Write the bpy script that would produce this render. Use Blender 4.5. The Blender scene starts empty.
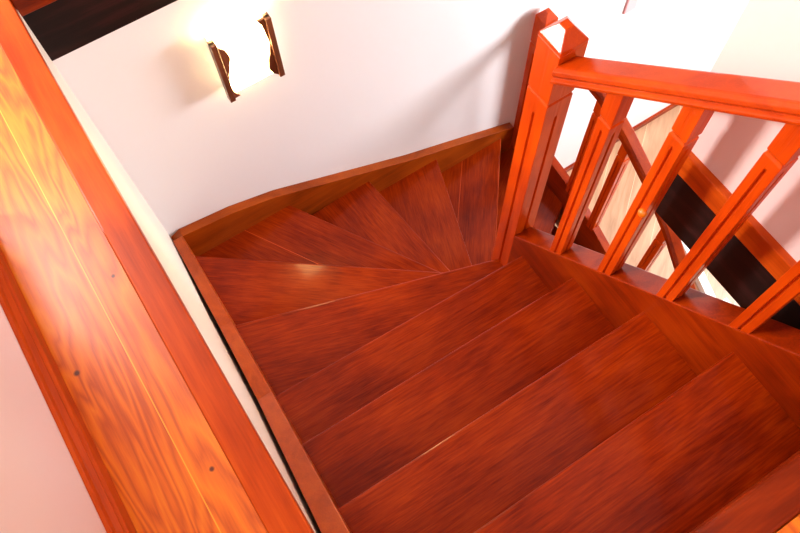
import bpy, bmesh, math
from mathutils import Vector, Matrix

C = bpy.context.scene
COL = C.collection

# ------------------------------------------------------------------ materials
def new_mat(name):
    m = bpy.data.materials.new(name)
    m.use_nodes = True
    nt = m.node_tree
    b = nt.nodes['Principled BSDF']
    return m, nt, b

def plain(name, col, rough=0.5, spec=0.5, bump=0.0, bscale=40, var=0.0):
    m, nt, b = new_mat(name)
    b.inputs['Base Color'].default_value = (*col, 1)
    b.inputs['Roughness'].default_value = rough
    b.inputs['Specular IOR Level'].default_value = spec
    tc = nt.nodes.new('ShaderNodeTexCoord')
    n = nt.nodes.new('ShaderNodeTexNoise')
    n.inputs['Scale'].default_value = bscale
    n.inputs['Detail'].default_value = 4
    nt.links.new(tc.outputs['Object'], n.inputs['Vector'])
    if var:
        r = nt.nodes.new('ShaderNodeValToRGB')
        r.color_ramp.elements[0].color = (*[c * (1 - var) for c in col], 1)
        r.color_ramp.elements[1].color = (*[min(1, c * (1 + var)) for c in col], 1)
        nt.links.new(n.outputs['Fac'], r.inputs['Fac'])
        nt.links.new(r.outputs['Color'], b.inputs['Base Color'])
    if bump:
        bp = nt.nodes.new('ShaderNodeBump')
        bp.inputs['Strength'].default_value = bump
        bp.inputs['Distance'].default_value = 0.002
        nt.links.new(n.outputs['Fac'], bp.inputs['Height'])
        nt.links.new(bp.outputs['Normal'], b.inputs['Normal'])
    return m

def wood(name, dark, mid, light, rot=(0, 0, 0), rough=0.32, coat=0.25, ring=9.0, contrast=1.0,
         boards=None, knots=(), seed=0.0, spec=0.5, fig=1.0, amp=.75, crough=.12, fine=.55):
    """grain along local X after rotation rot; boards = (axis, width, offset) tints neighbouring planks"""
    m, nt, b = new_mat(name)
    L = nt.links.new
    N = nt.nodes.new
    tc = N('ShaderNodeTexCoord')
    oi = N('ShaderNodeObjectInfo')
    mp = N('ShaderNodeMapping')
    mp.inputs['Rotation'].default_value = rot
    mp.inputs['Location'].default_value = (seed, seed * .7, seed * 1.3)
    L(tc.outputs['Object'], mp.inputs['Vector'])
    off = N('ShaderNodeVectorMath'); off.operation = 'SCALE'
    off.inputs[0].default_value = (7.3, 3.1, 5.7)
    L(oi.outputs['Random'], off.inputs['Scale'])
    ad = N('ShaderNodeVectorMath'); ad.operation = 'ADD'
    L(mp.outputs['Vector'], ad.inputs[0]); L(off.outputs['Vector'], ad.inputs[1])
    # broad figure
    s1 = N('ShaderNodeMapping'); s1.inputs['Scale'].default_value = (fig * .9, fig * 7.5, fig * 7.5)
    L(ad.outputs['Vector'], s1.inputs['Vector'])
    n1 = N('ShaderNodeTexNoise'); n1.inputs['Scale'].default_value = 1.6; n1.inputs['Detail'].default_value = 3
    n1.inputs['Distortion'].default_value = 0.5
    L(s1.outputs['Vector'], n1.inputs['Vector'])
    mul = N('ShaderNodeMath'); mul.operation = 'MULTIPLY'; mul.inputs[1].default_value = ring
    L(n1.outputs['Fac'], mul.inputs[0])
    fr = N('ShaderNodeMath'); fr.operation = 'PINGPONG'; fr.inputs[1].default_value = 0.5
    L(mul.outputs[0], fr.inputs[0])
    # fine fibres
    s2 = N('ShaderNodeMapping'); s2.inputs['Scale'].default_value = (11, 210, 210)
    L(ad.outputs['Vector'], s2.inputs['Vector'])
    n2 = N('ShaderNodeTexNoise'); n2.inputs['Scale'].default_value = 1.5; n2.inputs['Detail'].default_value = 5; n2.inputs['Roughness'].default_value = .65
    L(s2.outputs['Vector'], n2.inputs['Vector'])
    # blotches
    n3 = N('ShaderNodeTexNoise'); n3.inputs['Scale'].default_value = 5; n3.inputs['Detail'].default_value = 2
    L(ad.outputs['Vector'], n3.inputs['Vector'])
    a = N('ShaderNodeMath'); a.operation = 'MULTIPLY'; a.inputs[1].default_value = amp * contrast
    L(fr.outputs[0], a.inputs[0])
    c2 = N('ShaderNodeMath'); c2.operation = 'MULTIPLY_ADD'; c2.inputs[1].default_value = fine * contrast
    L(n2.outputs['Fac'], c2.inputs[0]); L(a.outputs[0], c2.inputs[2])
    c3 = N('ShaderNodeMath'); c3.operation = 'MULTIPLY_ADD'; c3.inputs[1].default_value = 0.5
    L(n3.outputs['Fac'], c3.inputs[0]); L(c2.outputs[0], c3.inputs[2])
    rmp = N('ShaderNodeValToRGB')
    e = rmp.color_ramp.elements
    mean = amp * contrast * .25 + fine / 2 * contrast + .25
    e[0].position = mean - .24; e[0].color = (*dark, 1)
    e[1].position = mean + .24; e[1].color = (*light, 1)
    k = e.new(mean); k.color = (*mid, 1)
    L(c3.outputs[0], rmp.inputs['Fac'])
    colsock = rmp.outputs['Color']
    if boards:
        axis, wdt, o = boards
        sp = N('ShaderNodeSeparateXYZ'); L(mp.outputs['Vector'] if axis == 'y' else tc.outputs['Object'], sp.inputs[0])
        s = N('ShaderNodeMath'); s.operation = 'SUBTRACT'; s.inputs[1].default_value = o
        L(sp.outputs['XYZ'.index(axis.upper())], s.inputs[0])
        d = N('ShaderNodeMath'); d.operation = 'DIVIDE'; d.inputs[1].default_value = wdt
        L(s.outputs[0], d.inputs[0])
        fl = N('ShaderNodeMath'); fl.operation = 'FLOOR'; L(d.outputs[0], fl.inputs[0])
        wn = N('ShaderNodeTexWhiteNoise'); wn.noise_dimensions = '1D'; L(fl.outputs[0], wn.inputs['W'])
        mx = N('ShaderNodeMix'); mx.data_type = 'RGBA'; mx.blend_type = 'MULTIPLY'
        mx.inputs[0].default_value = 1.0
        r2 = N('ShaderNodeValToRGB')
        r2.color_ramp.elements[0].color = (.88, .8, .7, 1); r2.color_ramp.elements[1].color = (1, 1, 1, 1)
        L(wn.outputs['Value'], r2.inputs['Fac'])
        L(colsock, mx.inputs[6]); L(r2.outputs['Color'], mx.inputs[7])
        # joint line
        f2 = N('ShaderNodeMath'); f2.operation = 'FRACT'; L(d.outputs[0], f2.inputs[0])
        pp = N('ShaderNodeMath'); pp.operation = 'PINGPONG'; pp.inputs[1].default_value = .5; L(f2.outputs[0], pp.inputs[0])
        lt = N('ShaderNodeMath'); lt.operation = 'LESS_THAN'; lt.inputs[1].default_value = .0009 / wdt
        L(pp.outputs[0], lt.inputs[0])
        mj = N('ShaderNodeMix'); mj.data_type = 'RGBA'
        mj.inputs[7].default_value = (*[min(1, c * 1.5 + .02) for c in light], 1)
        L(lt.outputs[0], mj.inputs[0]); L(mx.outputs[2], mj.inputs[6])
        colsock = mj.outputs[2]
    for (kp, kr) in knots:
        dn = N('ShaderNodeVectorMath'); dn.operation = 'DISTANCE'; dn.inputs[1].default_value = kp
        L(tc.outputs['Object'], dn.inputs[0])
        mr = N('ShaderNodeMapRange'); mr.inputs['From Min'].default_value = kr * .6; mr.inputs['From Max'].default_value = kr * 1.3
        L(dn.outputs['Value'], mr.inputs['Value'])
        mk = N('ShaderNodeMix'); mk.data_type = 'RGBA'; mk.inputs[6].default_value = (.10, .015, .004, 1)
        L(mr.outputs[0], mk.inputs[0]); L(colsock, mk.inputs[7])
        colsock = mk.outputs[2]
    L(colsock, b.inputs['Base Color'])
    b.inputs['Roughness'].default_value = rough
    b.inputs['Specular IOR Level'].default_value = spec
    b.inputs['Coat Weight'].default_value = coat
    b.inputs['Coat Roughness'].default_value = crough
    bp = N('ShaderNodeBump'); bp.inputs['Strength'].default_value = 0.12; bp.inputs['Distance'].default_value = .001
    L(c2.outputs[0], bp.inputs['Height']); L(bp.outputs['Normal'], b.inputs['Normal'])
    return m

R90 = math.pi / 2
RD, RM, RL = (.120, .0065, .0003), (.265, .0215, .0005), (.41, .049, .0008)
M = {}
M['tread'] = wood('varnished_red_tread', RD, RM, RL, ring=5, contrast=.9, fine=.75, rough=.30, coat=.15, spec=.10, fig=2.0, amp=.25, crough=.10)
M['tread_wide'] = wood('varnished_red_winder', RD, RM, RL, ring=5, contrast=.9, fine=.75, rough=.30, coat=.15, spec=.10, fig=2.0, amp=.25, crough=.10, boards=('Y', .165, 0))
SD, SM, SL = (.26, .032, .0015), (.42, .062, .003), (.55, .10, .006)
M['str_y'] = wood('varnished_brown_orange_string', SD, SM, SL, rot=(0, 0, R90), ring=3, contrast=.7, coat=.06, spec=.2, fig=1.5, amp=.45)
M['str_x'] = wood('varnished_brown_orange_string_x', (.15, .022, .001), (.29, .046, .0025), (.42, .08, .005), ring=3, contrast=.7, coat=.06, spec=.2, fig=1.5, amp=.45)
M['red_y'] = wood('varnished_red_string', RD, RM, RL, rot=(0, 0, R90), ring=3, contrast=.7, coat=.06, spec=.2, fig=1.5, amp=.45)
M['red_x'] = wood('varnished_red_rail_x', RD, RM, RL, ring=3, contrast=.7, coat=.06, spec=.2, fig=1.5, amp=.45)
OD, OM, OL = (.38, .026, .0010), (.56, .054, .0014), (.70, .088, .002)
M['post'] = wood('varnished_orange_post', OD, OM, OL, rot=(0, R90, 0), ring=3, contrast=.6, rough=.30, coat=.16, spec=.2, fig=1.6, amp=.5, crough=.08)
M['rail'] = wood('varnished_orange_handrail', (.32, .024, .001), (.48, .045, .0013), (.60, .072, .002), rot=(0, 0, R90), ring=3, contrast=.6, rough=.3, coat=.12, spec=.2, fig=1.6, amp=.5)
M['edge'] = wood('red_floor_edging', (.30, .030, .0015), (.50, .062, .003), (.64, .105, .006), rot=(0, 0, R90), ring=3, contrast=.6, fig=1.5, coat=.06, spec=.2)
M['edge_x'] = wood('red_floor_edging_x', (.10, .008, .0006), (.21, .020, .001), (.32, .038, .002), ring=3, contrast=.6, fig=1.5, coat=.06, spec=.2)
PD, PM, PL = (.56, .095, .002), (.80, .18, .003), (.88, .27, .006)
KN = [((-.155, .728, -1.2255), .0035), ((-.278, .601, -1.2255), .005), ((-.162, .341, -1.2255), .004)]
M['pine'] = wood('varnished_pine_boards', PD, PM, PL, rot=(0, 0, R90), ring=17, contrast=.8, fig=.75, boards=('X', .22, -.194),
                 knots=KN, rough=.40, coat=.30, crough=.24, amp=.9)
M['ash'] = wood('pale_laminate_floor', (.44, .24, .13), (.55, .32, .19), (.63, .39, .24), rot=(0, 0, -.68), ring=4, contrast=.8,
                boards=('y', .16, 0), rough=.4, coat=.1)
M['dark'] = wood('dark_stained_beam', (.006, .003, .003), (.012, .005, .004), (.035, .009, .008), ring=4, contrast=.8, rough=.5, coat=0, spec=.2)
M['lamp_wood'] = wood('brown_lamp_wood', (.07, .022, .010), (.15, .048, .02), (.24, .08, .035), rot=(0, R90, 0), ring=4, contrast=.7, rough=.35)
M['white'] = plain('white_plaster', (.87, .88, .89), .7, .3, .15, 60)
M['cream'] = plain('cream_plaster', (.88, .80, .70), .7, .3, .2, 60)
M['pink'] = plain('pale_pink_plaster', (.90, .78, .75), .7, .3, .1, 60)
M['pink_deep'] = plain('pink_plaster', (.86, .70, .67), .7, .3, .1, 60)
M['ceil'] = plain('ceiling_paint', (.80, .78, .75), .8, .3, .05, 60)
M['gloss_white'] = plain('white_gloss_paint', (.85, .85, .84), .3, .5)
M['plate'] = plain('pink_plastic', (.80, .42, .44), .4, .5)

# ------------------------------------------------------------------ mesh helpers
def obj(name, verts, faces, mat, parent=None, bevel=0.0, seg=2, kind=None, smooth=False):
    """verts are in world space; the child of an Empty is shifted by its parent's origin"""
    me = bpy.data.meshes.new(name)
    org = Vector((0, 0, 0))
    me.from_pydata([tuple(Vector(v) - org) for v in verts], [], faces)
    me.materials.append(mat)
    bm = bmesh.new(); bm.from_mesh(me)
    bmesh.ops.remove_doubles(bm, verts=bm.verts, dist=1e-6)
    bmesh.ops.recalc_face_normals(bm, faces=bm.faces)
    bm.to_mesh(me); bm.free()
    if smooth:
        for p in me.polygons: p.use_smooth = True
    o = bpy.data.objects.new(name, me)
    COL.objects.link(o)
    if parent:
        o.parent = parent
        w = Vector(parent.location)
        if parent.parent: w += Vector(parent.parent.location)
        o.location = -w
    if bevel:
        b = o.modifiers.new('bevel', 'BEVEL'); b.width = bevel; b.segments = seg; b.limit_method = 'ANGLE'
        b.angle_limit = math.radians(25)
    if kind: o['kind'] = kind
    return o

class MB:
    def __init__(s): s.v = []; s.f = []
    def add(s, vs, fs):
        n = len(s.v); s.v += [tuple(v) for v in vs]; s.f += [[i + n for i in f] for f in fs]; return s
    def box(s, x0, x1, y0, y1, z0, z1):
        return s.prism([(x0, y0), (x1, y0), (x1, y1), (x0, y1)], z0, z1)
    def prism(s, poly, z0, z1):
        n = len(poly)
        vs = [(p[0], p[1], z0) for p in poly] + [(p[0], p[1], z1) for p in poly]
        return s.add(vs, [list(range(n))[::-1], list(range(n, 2 * n))] + [[i, (i + 1) % n, n + (i + 1) % n, n + i] for i in range(n)])
    def loft(s, rings):
        n = len(rings[0]); vs = [v for r in rings for v in r]
        fs = [list(range(n))[::-1], [(len(rings) - 1) * n + i for i in range(n)]]
        for k in range(len(rings) - 1):
            for i in range(n):
                fs.append([k * n + i, k * n + (i + 1) % n, (k + 1) * n + (i + 1) % n, (k + 1) * n + i])
        return s.add(vs, fs)
    def build(s, name, mat, parent=None, **k): return obj(name, s.v, s.f, mat, parent, **k)

def empty(name, loc, label=None, cat=None, group=None, parent=None):
    o = bpy.data.objects.new(name, None); COL.objects.link(o); o.location = loc; o.empty_display_size = .05
    if parent: o.parent = parent
    if label: o['label'] = label
    if cat: o['category'] = cat
    if group: o['group'] = group
    return o

def struct(name, mb, mat, label=None, **k):
    o = mb.build(name, mat, kind='structure', **k)
    if label: o['label'] = label
    return o

# ------------------------------------------------------------------ key measures (metres, eye at the origin)
ZF = -1.2255            # upper floor
ZL = -3.80              # lower floor
YB = 1.435              # back wall face
XR = .743               # inner face of the right string
XS = -.037              # inner face of the left string
DX = .825               # right edge of the opening
YO = .41                # far corner of that edge
XE = -.077              # left edge of the opening
ZBM = -1.438            # underside of the dark beams
ZTR = -1.285            # underside of red edging

# ------------------------------------------------------------------ the setting
struct('wall_back', MB().box(-.25, 4.4, YB, YB + .12, ZL, ZBM + .0), M['white'], 'white plaster wall behind the winding stair, carrying the lamp')
wl = MB().prism([(-.075, YB), (-.088, 1.0), (-.092, .2), (-.094, -1.2), (-.25, -1.2), (-.25, YB)], ZL, -1.262)
struct('wall_left', wl, M['cream'], 'narrow cream stairwell wall under the floor edge on the left')
struct('wall_landing', MB().box(-.44, -.32, -1.8, .80, ZF, 1.25).box(-.44, -.32, .80, .97, ZF, ZF + .2), M['pink'], 'pale pink wall left of the pine boards')
struct('wall_right', MB().box(.84, .96, -1.8, YO, ZF, 1.25), M['pink_deep'], 'pale pink wall behind the upper balusters')
# upper floor: pine boards round the opening
fl = MB()
fl.box(-.44, -.135, -1.8, 3.2, ZF - .03, ZF)
fl.box(-2.6, -.44, -1.8, 3.2, ZF - .03, ZF)
fl.box(-.135, .84, -1.8, -.2025, ZF - .03, ZF)
fl.box(-.135, 4.4, YB + .067, 3.2, ZF - .03, ZF)
fl.box(.90, 4.4, -1.8, YO - .06, ZF - .03, ZF)
struct('floor', fl, M['pine'], 'varnished pine floorboards of the upper landing')
struct('floor_lower', MB().box(-.3, 4.4, -2.4, YB + .1, ZL - .05, ZL), M['ash'], 'pale wooden floor of the hall below')
# red edging of the opening (trim_1 left, trim_2 landing nosing, trim_3 right, trim_4 back)
struct('trim_1', MB().box(-.135, XE, -.2, YB + .067, ZF - .034, ZF + .0015), M['edge'], 'red-orange edging board between pine boards and stairwell', bevel=.003)
struct('trim_2', MB().box(XE, .84, -.2025, -.1355, ZF - .034, ZF + .0015), M['edge_x'], 'red nosing board at the top of the stair', bevel=.008, seg=3)
struct('trim_3', MB().box(DX, .90, -1.2, YO, ZTR, ZF + .001), M['edge'], 'red-brown edging under the right pink wall', bevel=.003)
struct('trim_4', MB().box(XE, 4.4, YB - .008, YB + .067, ZTR, ZF + .001), M['edge_x'], 'red edging board above the dark beam over the lamp wall', bevel=.003)
struct('beam_back', MB().box(-.25, 4.4, YB - .001, YB + .12, ZBM, ZTR), M['dark'], 'dark stained beam along the top of the lamp wall')
bmr = wood('dark_stained_beam_y', (.006, .003, .003), (.012, .005, .004), (.04, .010, .009), rot=(0, 0, R90), ring=4, contrast=.8, rough=.5, coat=0, spec=.2)
struct('beam_right', MB().box(DX + .002, .95, -1.8, YO, ZBM, ZTR), bmr, 'dark stained beam behind the balusters on the right')
struct('beam_landing', MB().box(-.09, XR - .012, -.32, -.21, ZBM - .3, ZF - .034), bmr, 'beam under the landing nosing')
# ceilings below the upper floor
struct('ceiling_lower', MB().box(.95, 4.4, -2.4, YO, ZBM, ZBM + .02).box(.95, 4.4, YO - .12, YO, ZBM, ZF - .03), M['ceil'], 'white underside of the upper floor')
struct('ceiling', MB().box(-2.7, 4.5, -1.9, 3.3, 1.25, 1.30), M['ceil'], 'pale ceiling of the upper landing')
struct('wall_far_right', MB().box(4.4, 4.5, -2.4, 3.2, ZL, 1.25), M['white'], 'white wall of the hall below')
struct('wall_front', MB().box(-.25, 4.4, -2.5, -2.4, ZL, ZF), M['white'])
struct('wall_landing_front', MB().box(-2.6, 4.4, -1.9, -1.8, ZF, 1.25), M['pink'])
struct('wall_upper_back', MB().box(-2.6, 4.4, 3.2, 3.3, ZF - .03, 1.25), M['white'])
struct('wall_upper_left', MB().box(-2.7, -2.6, -1.8, 3.2, ZF - .03, 1.25), M['white'])
# baseboards
def base_profile(x_wall, x_out, y0, y1, z0, h):
    s = 1 if x_out > x_wall else -1
    t = abs(x_out - x_wall)
    pf = [(0, 0), (t, 0), (t, h * .55), (t * .72, h * .62), (t * .85, h * .70), (t * .45, h * .84), (t * .35, h), (0, h)]
    r = []
    for y in (y0, y1): r.append([(x_wall + s * a, y, z0 + b) for a, b in pf])
    return MB().loft(r)
struct('baseboard_left', base_profile(-.32, -.300, -1.8, .97, ZF, .072), M['edge'], 'dark red moulded baseboard against the left pink wall', bevel=.0015)
struct('baseboard_back', MB().box(1.52, 4.4, YB - .014, YB, ZL, ZL + .04), M['red_x'], 'thin dark skirting of the lower hall')
struct('baseboard_hall', MB().add([(2.035, .36, ZL), (2.175, .80, ZL), (2.215, .79, ZL), (2.075, .35, ZL), (2.035, .36, ZL + .05), (2.175, .80, ZL + .05), (2.215, .79, ZL + .05), (2.075, .35, ZL + .05)],
       [[0, 1, 2, 3], [4, 5, 6, 7], [0, 1, 5, 4], [1, 2, 6, 5], [2, 3, 7, 6], [3, 0, 4, 7]]), M['gloss_white'], 'white painted strip along the lower hall floor')
struct('baseboard_hall_short', MB().box(2.085, 2.125, .27, .36, ZL, ZL + .06), M['gloss_white'], 'short white painted block on the lower hall floor')

# ------------------------------------------------------------------ staircase
st = empty('staircase', (.35, .6, ZL), 'red varnished wooden winder staircase turning down past the newel post', 'staircase')
nos = {  # nosing line: (outer xy, inner xy, z)
    1: ((XS, -.1355), (XR, -.1355), ZF),
    2: ((XS, .049), (XR, .049), -1.4155),
    3: ((XS, .240), (XR, .231), -1.6055),
    4: ((XS, .436), (XR, .424), -1.7955),
    5: ((XS, .630), (XR, .600), -1.9855),
    6: ((XS, .945), (XR, .690), -2.1755),
    7: ((XS, 1.323), (XR, .722), -2.3655),
    8: ((.350, 1.405), (.744, .735), -2.525),
    9: ((.688, 1.405), (.756, .713), -2.671),
    10: ((1.015, 1.405), (.790, .713), -2.80),
    11: ((1.366, 1.405), (.812, .703), -2.94),
    12: ((1.452, 1.029), (.812, .612), -3.08),
    13: ((1.452, .800), (.83, .50), -3.26),
    14: ((1.452, .560), (.83, .37), -3.44),
    15: ((1.452, .330), (.83, .23), -3.62),
}
TH = .034
def unit(v): return Vector(v).normalized()
for i in range(2, 16):
    o, n, z = nos[i]; po, pn, pz = nos[i - 1]
    o, n, po, pn = [Vector((*p, 0)) for p in (o, n, po, pn)]
    d = (n - o).normalized()
    def back(a, b, s):           # previous nosing shifted s metres uphill
        dd = (b - a).normalized(); up = Vector((dd.y, -dd.x, 0))
        return a + up * s, b + up * s
    bo, bn = back(po, pn, .045)
    e = .010
    poly = [o - d * e, n + d * e * (.4 if i < 7 else 0)]
    poly += [bn, bo - (pn - po).normalized() * e]
    if i == 8: poly.append(Vector((XS - .008, 1.412, 0)))
    if i == 12: poly.append(Vector((1.46, 1.41, 0)))
    for p_ in poly:
        p_.y = min(p_.y, 1.412); p_.x = max(min(p_.x, 1.462), XS - .01)
    ctr = (o + n) / 2
    th = math.atan2(d.y, d.x)
    Rm = Matrix.Rotation(-th, 3, 'Z')
    loc = [(Rm @ (p - ctr)) for p in poly]
    t = obj('tread', [(p.x, p.y, -TH) for p in loc] + [(p.x, p.y, 0) for p in loc],
            [list(range(len(loc)))[::-1], list(range(len(loc), 2 * len(loc)))] + [[k, (k + 1) % len(loc), len(loc) + (k + 1) % len(loc), len(loc) + k] for k in range(len(loc))],
            M['tread_wide' if i in (8, 11) else 'tread'], bevel=.006, seg=3)
    t.parent = st
    t.location = Vector((ctr.x, ctr.y, z)) - st.location
    t.rotation_euler = (0, 0, th)
    # riser below the previous nosing
    a, b = back(po, pn, .020); a2, b2 = back(po, pn, .036)
    dd = (pn - po).normalized()
    q = [a - dd * .006, b, b2, a2 - dd * .006]
    for p_ in q: p_.y = min(p_.y, 1.412)
    MB().prism([(p.x, p.y) for p in q], z, pz - TH + .001).build('riser', M['red_x'], st)
# glued joint battens are part of the wide winder boards' surface
# left string board
lt = [(-.30, -1.035), (-.1355, -1.19), (.049, -1.365), (.240, -1.555), (.436, -1.745), (.628, -1.932), (.934, -2.118), (1.20, -2.25), (1.40, -2.345)]
def outx(y): return -.083 + (y - .2) * .010 if y < 1.0 else -.075 + (y - 1.0) * .004
lt = [p for p in lt if p[1] < ZF - .04]
lt.insert(0, (-.0995, ZF - .045))
r = []
for y, z in lt:
    r.append([(outx(y), y, z), (XS, y, z), (XS, y, z - .33), (outx(y), y, z - .33)])
MB().loft(r).build('string_board', M['str_y'], st, bevel=.002)
# back string board along the lamp wall
bt = [(-.073, -2.372), (-.037, -2.35), (.149, -2.378), (.316, -2.428), (.608, -2.565), (.880, -2.692), (1.156, -2.80), (1.43, -2.91)]
r = [[(x, 1.40, z), (x, 1.4335, z + .0), (x, 1.4335, z - .30), (x, 1.40, z - .30)] for x, z in bt]
MB().loft(r).build('string_board', M['str_x'], st, bevel=.002)
# right string board under the upper balusters
def zst(y): return -1.341 - (y - .062) * 1.0
def zstring(y): return -1.341 - (y - .062) * 1.03
ys = [-.205, -.1, .0, .2, .4, .6, .645]
r = [[(XR - .002, y, zstring(y)), (XR + .055, y, zstring(y)), (XR + .055, y, zstring(y) - .34), (XR - .002, y, zstring(y) - .34)] for y in ys]
MB().loft(r).build('string_board', M['red_y'], st, bevel=.003)
# lower flight strings
lo = [(1.40, -2.875), (1.06, -2.925), (.86, -3.005), (.72, -3.07), (.56, -3.20), (.33, -3.42), (.05, -3.69)]
r = [[(1.452, y, z), (1.487, y, z), (1.487, y, max(ZL, z - .34)), (1.452, y, max(ZL, z - .34))] for y, z in lo]
MB().loft(r).build('string_board', M['red_y'], st, bevel=.002)
li = [(.645, -2.95), (.45, -3.12), (.23, -3.40), (.0, -3.66)]
r = [[(.795, y, z), (.83, y, z), (.83, y, max(ZL, z - .34)), (.795, y, max(ZL, z - .34))] for y, z in li]
MB().loft(r).build('string_board', M['red_y'], st)

# ------------------------------------------------------------------ posts
def section(cx, cy, w, z, notch=0.0, nw=.0):
    """square of side w with a flute of depth notch, width nw in each face: 16-gon"""
    h = w / 2; pts = []
    for k in range(4):
        a = k * R90; c, s = math.cos(a), math.sin(a)
        for (u, v) in ((-h, -h), (-nw / 2, -h), (0 - nw * .3, -h + notch), (nw * .3, -h + notch), (nw / 2, -h)):
            pts.append((cx + u * c - v * s, cy + u * s + v * c, z))
    return pts

def post_mesh(cx, cy, w, zb, zt, ring, fl_top, fl_bot=None, fw=.008):
    N0 = .0002
    fl_bot = fl_bot if fl_bot else zb
    rr = [section(cx, cy, w, zb, N0 if fl_bot > zb else .005, fw)]
    if fl_bot > zb:
        rr += [section(cx, cy, w, fl_bot, N0, fw), section(cx, cy, w, fl_bot + .012, .005, fw)]
    rr += [section(cx, cy, w, fl_top - .010, .005, fw), section(cx, cy, w, fl_top, N0, fw),
           section(cx, cy, w, ring - .006, N0, fw), section(cx, cy, w - .005, ring - .0015, N0, fw), section(cx, cy, w - .005, ring + .0015, N0, fw),
           section(cx, cy, w, ring + .006, N0, fw), section(cx, cy, w, zt, N0, fw)]
    return MB().loft(rr)

rl = empty('stair_railing', (XR + .03, .68, ZL), 'glossy orange wooden railing with newel post beside the upper flight', 'railing')
CX, CY = XR + .034, .679
nw = post_mesh(CX, CY, .068, -3.06, -1.182, -1.336, -1.395).build('newel_post', M['post'], rl, bevel=.0012, seg=1)
cp = MB().loft([[(CX + a * h, CY + b * h, z) for a, b in ((-1, -1), (1, -1), (1, 1), (-1, 1))] for h, z in ((.034, -1.182), (.034, -1.172), (.010, -1.142))])
cap = cp.build('post_cap', M['post'], bevel=.0012, seg=1)
cap.parent = nw; cap.location = (0, 0, 0)
# handrail
def hz_top(y): return -1.188 - (y - .627) * .883
def hz_bot(y): return -1.238 - (y - .627) * .897
x0, x1 = .731, .793
r = []
for y in (.6448, .4, .2, 0., -.2, -.42):
    t, b = hz_top(y), hz_bot(y); h = t - b
    pf = [(x0 + .006, b), (x0 + .001, b + h * .08), (x0, b + h * .25), (x0 + .006, b + h * .38), (x0 + .005, b + h * .46), (x0 - .000, b + h * .58), (x0, b + h * .82), (x0 + .005, t - h * .03), (x0 + .010, t)]
    pf += [(x0 + x1 - a, z) for a, z in reversed(pf)]
    r.append([(a, y, z) for a, z in pf])
MB().loft(r).build('handrail', M['rail'], rl, bevel=.001, seg=1)
BW = .035
for yc in (.5015, .3585, .213, .0715, -.072):
    zt = hz_bot(yc) + .022; zb = zstring(yc + BW / 2) - .02
    ring = hz_bot(yc + BW / 2) - .074
    post_mesh(XR + BW / 2, yc, BW, zb, zt, ring, ring - .028, fw=.006).build('baluster', M['post'], rl, bevel=.0008, seg=1)
bal2 = [c for c in rl.children if c.name.startswith('baluster')][1]
tn = post_mesh(CX, -.452, .068, ZF, -.165, -.32, -.38).build('newel_post', M['post'], rl, bevel=.0012, seg=1)
MB().loft([[(CX + a * h, -.452 + b * h, z) for a, b in ((-1, -1), (1, -1), (1, 1), (-1, 1))] for h, z in ((.034, -.165), (.034, -.155), (.010, -.125))]).build('post_cap', M['post']).parent = tn
# small turned knob on the second baluster
from mathutils import geometry
bmk = bmesh.new()
bmesh.ops.create_uvsphere(bmk, u_segments=16, v_segments=10, radius=.010)
kv = [v.co.copy() for v in bmk.verts]; kf = [[v.index for v in f.verts] for f in bmk.faces]; bmk.free()
kp = Vector((XR - .004, .345, -1.325))
kn = MB().add([(kp.x + v.x * .8, kp.y + v.y, kp.z + v.z) for v in kv], kf).build('knob', M['pine'], smooth=True)
kn.parent = bal2; kn['label'] = 'small pale wooden knob on its face'

# lower railing on the far side of the lower flight
lr = empty('lower_stair_railing', (1.47, 1.0, ZL), 'dark red wooden railing of the lower flight starting at the lamp wall', 'railing')
PXc = 1.470
def lrz(y):
    pts = [(-.1, -3.20), (.10, -3.02), (.33, -2.79), (.56, -2.56), (.72, -2.44), (.87, -2.355), (1.03, -2.285), (1.40, -2.25)]
    for (a, za), (b, zb) in zip(pts, pts[1:]):
        if a <= y <= b: return za + (zb - za) * (y - a) / (b - a)
    return pts[0][1]
def lsz(y):
    p = sorted(lo)
    for (a, za), (b, zb) in zip(p, p[1:]):
        if a <= y <= b: return za + (zb - za) * (y - a) / (b - a)
    return p[0][1]
fn = post_mesh(PXc - .0, 1.385, .06, -3.15, -2.225, -2.36, -2.40).build('newel_post', M['red_post'] if 'red_post' in M else M['post'], lr, bevel=.001, seg=1)
cp = MB().loft([[(PXc + a * h, 1.385 + b * h, z) for a, b in ((-1, -1), (1, -1), (1, 1), (-1, 1))] for h, z in ((.030, -2.225), (.030, -2.215), (.009, -2.185))])
c2 = cp.build('post_cap', M['post'], bevel=.001, seg=1); c2.parent = fn
r = []
for y in (1.355, 1.03, .87, .72, .56, .33, .10):
    t = lrz(y) + .02
    r.append([(PXc - .024, y, t - .045), (PXc - .026, y, t - .012), (PXc - .018, y, t), (PXc + .018, y, t), (PXc + .026, y, t - .012), (PXc + .024, y, t - .045)])
MB().loft(r).build('handrail', M['red_y'], lr, bevel=.001, seg=1)
for yc in (1.21, 1.025, .86, .565, .34, .12):
    ring = lrz(yc) - .10
    post_mesh(PXc, yc, .038, lsz(yc) - .03, lrz(yc) - .01, ring, ring - .03, fw=.006).build('baluster', M['post'], lr, bevel=.0008, seg=1)

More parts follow.
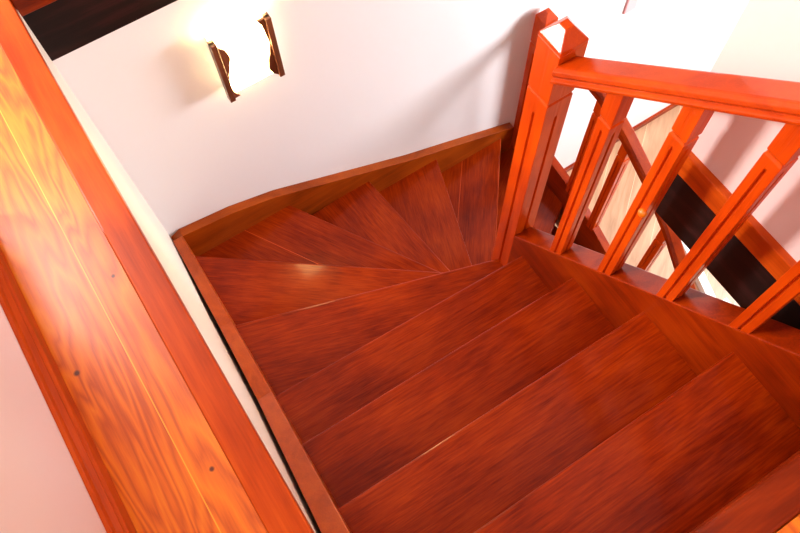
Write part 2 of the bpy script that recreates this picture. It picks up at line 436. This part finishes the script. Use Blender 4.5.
# ------------------------------------------------------------------ wall lamp
lp = empty('wall_lamp', (.36, YB, -1.65), 'lit white glass wall lamp with two wavy brown wooden sides', 'lamp')
def em(name, col, s):
    m, nt, b = new_mat(name)
    b.inputs['Base Color'].default_value = (.9, .88, .8, 1)
    b.inputs['Emission Color'].default_value = (*col, 1); b.inputs['Emission Strength'].default_value = s
    b.inputs['Roughness'].default_value = .25
    return m
M['shade'] = em('lit_glass', (1, .66, .25), 20)
zt, zb = -1.528, -1.768
MB().prism([(.272, 1.373), (.278, 1.3705), (.354, 1.369), (.430, 1.3705), (.436, 1.373)], zb + .004, zt + .002).build('lamp_shade', M['shade'], lp)
MB().box(.273, .435, 1.3735, 1.4035, zb + .006, zt - .022).build('glow_blocker', M['gloss_white'], lp)  # added opaque box, keeps the glass glow off the wall behind
def wave(side):
    pts_w = [(0, .014), (.08, .018), (.2, .036), (.32, .041), (.45, .032), (.6, .022), (.75, .018), (.88, .020), (1, .034)]
    if side > 0: pts_w = [(0, .036), (.1, .026), (.25, .022), (.4, .018), (.55, .024), (.7, .034), (.82, .038), (.92, .030), (1, .012)]
    X0 = .268 if side < 0 else .440
    v = []
    out = []
    for k in range(25):
        t = k / 24
        for (a, wa), (b, wb) in zip(pts_w, pts_w[1:]):
            if a <= t <= b:
                u = (t - a) / (b - a); u = u * u * (3 - 2 * u); w = wa + (wb - wa) * u; break
        out.append((t, w))
    z = lambda t: zt - .008 - t * (zt - zb - .010)
    fr = [(X0 - side * w, z(t)) for t, w in out]
    bk = [(X0, z(t)) for t, w in out]
    mb = MB(); vs = []; fs = []
    for (xa, za), (xb, zz) in zip(fr, bk):
        vs += [(xa, 1.354, za), (xb, 1.354, za), (xb, 1.362, za), (xa, 1.362, za)]
    for k in range(24):
        for j in range(4):
            fs.append([4 * k + j, 4 * k + (j + 1) % 4, 4 * k + 4 + (j + 1) % 4, 4 * k + 4 + j])
    fs += [[0, 1, 2, 3], [96, 97, 98, 99]]
    mb.add(vs, fs)
    o = X0 - side * .016
    mb.box(min(X0, o), max(X0, o), 1.346, 1.371, z(1), z(0))
    mb.build('side_panel', M['lamp_wood'], lp, bevel=.001, seg=1)
wave(-1); wave(1)
for c in lp.children:            # set the lamp close against the wall
    for v in c.data.vertices: v.co *= 1.022

# small plate on the back wall
pl = MB().box(1.965, 2.03, YB - .010, YB, -2.56, -2.47).build('wall_plate', M['plate'], bevel=.006)
pl['label'] = 'small pale pink plate on the white back wall above the lower railing'; pl['category'] = 'wall plate'

# ------------------------------------------------------------------ light
def area(name, loc, target, size, power, col=(1, 1, 1), sy=None):
    l = bpy.data.lights.new(name, 'AREA'); l.energy = power; l.color = col
    l.shape = 'RECTANGLE'; l.size = size; l.size_y = sy or size
    o = bpy.data.objects.new(name, l); COL.objects.link(o); o.location = loc
    o.rotation_euler = (Vector(target) - Vector(loc)).to_track_quat('-Z', 'Y').to_euler()
    return o
area('window_light', (-2.15, 2.2, .10), (.8, .4, -1.3), .5, 66, (1, .96, .93), .45)
area('ceiling_light', (-.75, 2.2, 1.20), (0, .8, -2), .7, 26, (1, .95, .90))
area('landing_light', (-.05, -1.3, 1.20), (.2, .6, -2), .4, 17, (1, .94, .88))
area('hall_light', (3.0, .25, -1.70), (1.9, 1.4, -2.9), .9, 55, (.96, .97, 1))
pt = bpy.data.lights.new('lamp_bulb', 'POINT'); pt.energy = .09; pt.color = (1, .72, .40); pt.shadow_soft_size = .01
po = bpy.data.objects.new('lamp_bulb', pt); COL.objects.link(po); po.location = (.362, 1.419, -1.569)

w = bpy.data.worlds.new('world'); C.world = w; w.use_nodes = True
w.node_tree.nodes['Background'].inputs[0].default_value = (1, .95, .9, 1)
w.node_tree.nodes['Background'].inputs[1].default_value = .07

# ------------------------------------------------------------------ camera
p, q, s = -0.52243269, 0.41562189, -0.0565426
cam = bpy.data.cameras.new('camera'); co = bpy.data.objects.new('camera', cam); COL.objects.link(co)
Rm = Matrix.Rotation(p, 3, 'Z') @ Matrix.Rotation(q, 3, 'X') @ Matrix.Rotation(s, 3, 'Z')
co.matrix_world = Rm.to_4x4()
cam.sensor_width = 36; cam.lens = 775.234 * 36 / 800; cam.clip_start = .02
C.camera = co
C.view_settings.view_transform = 'Standard'
C.view_settings.look = 'None'
C.view_settings.gamma = 1
C.view_settings.use_curve_mapping = False
C.view_settings.exposure = 0.9
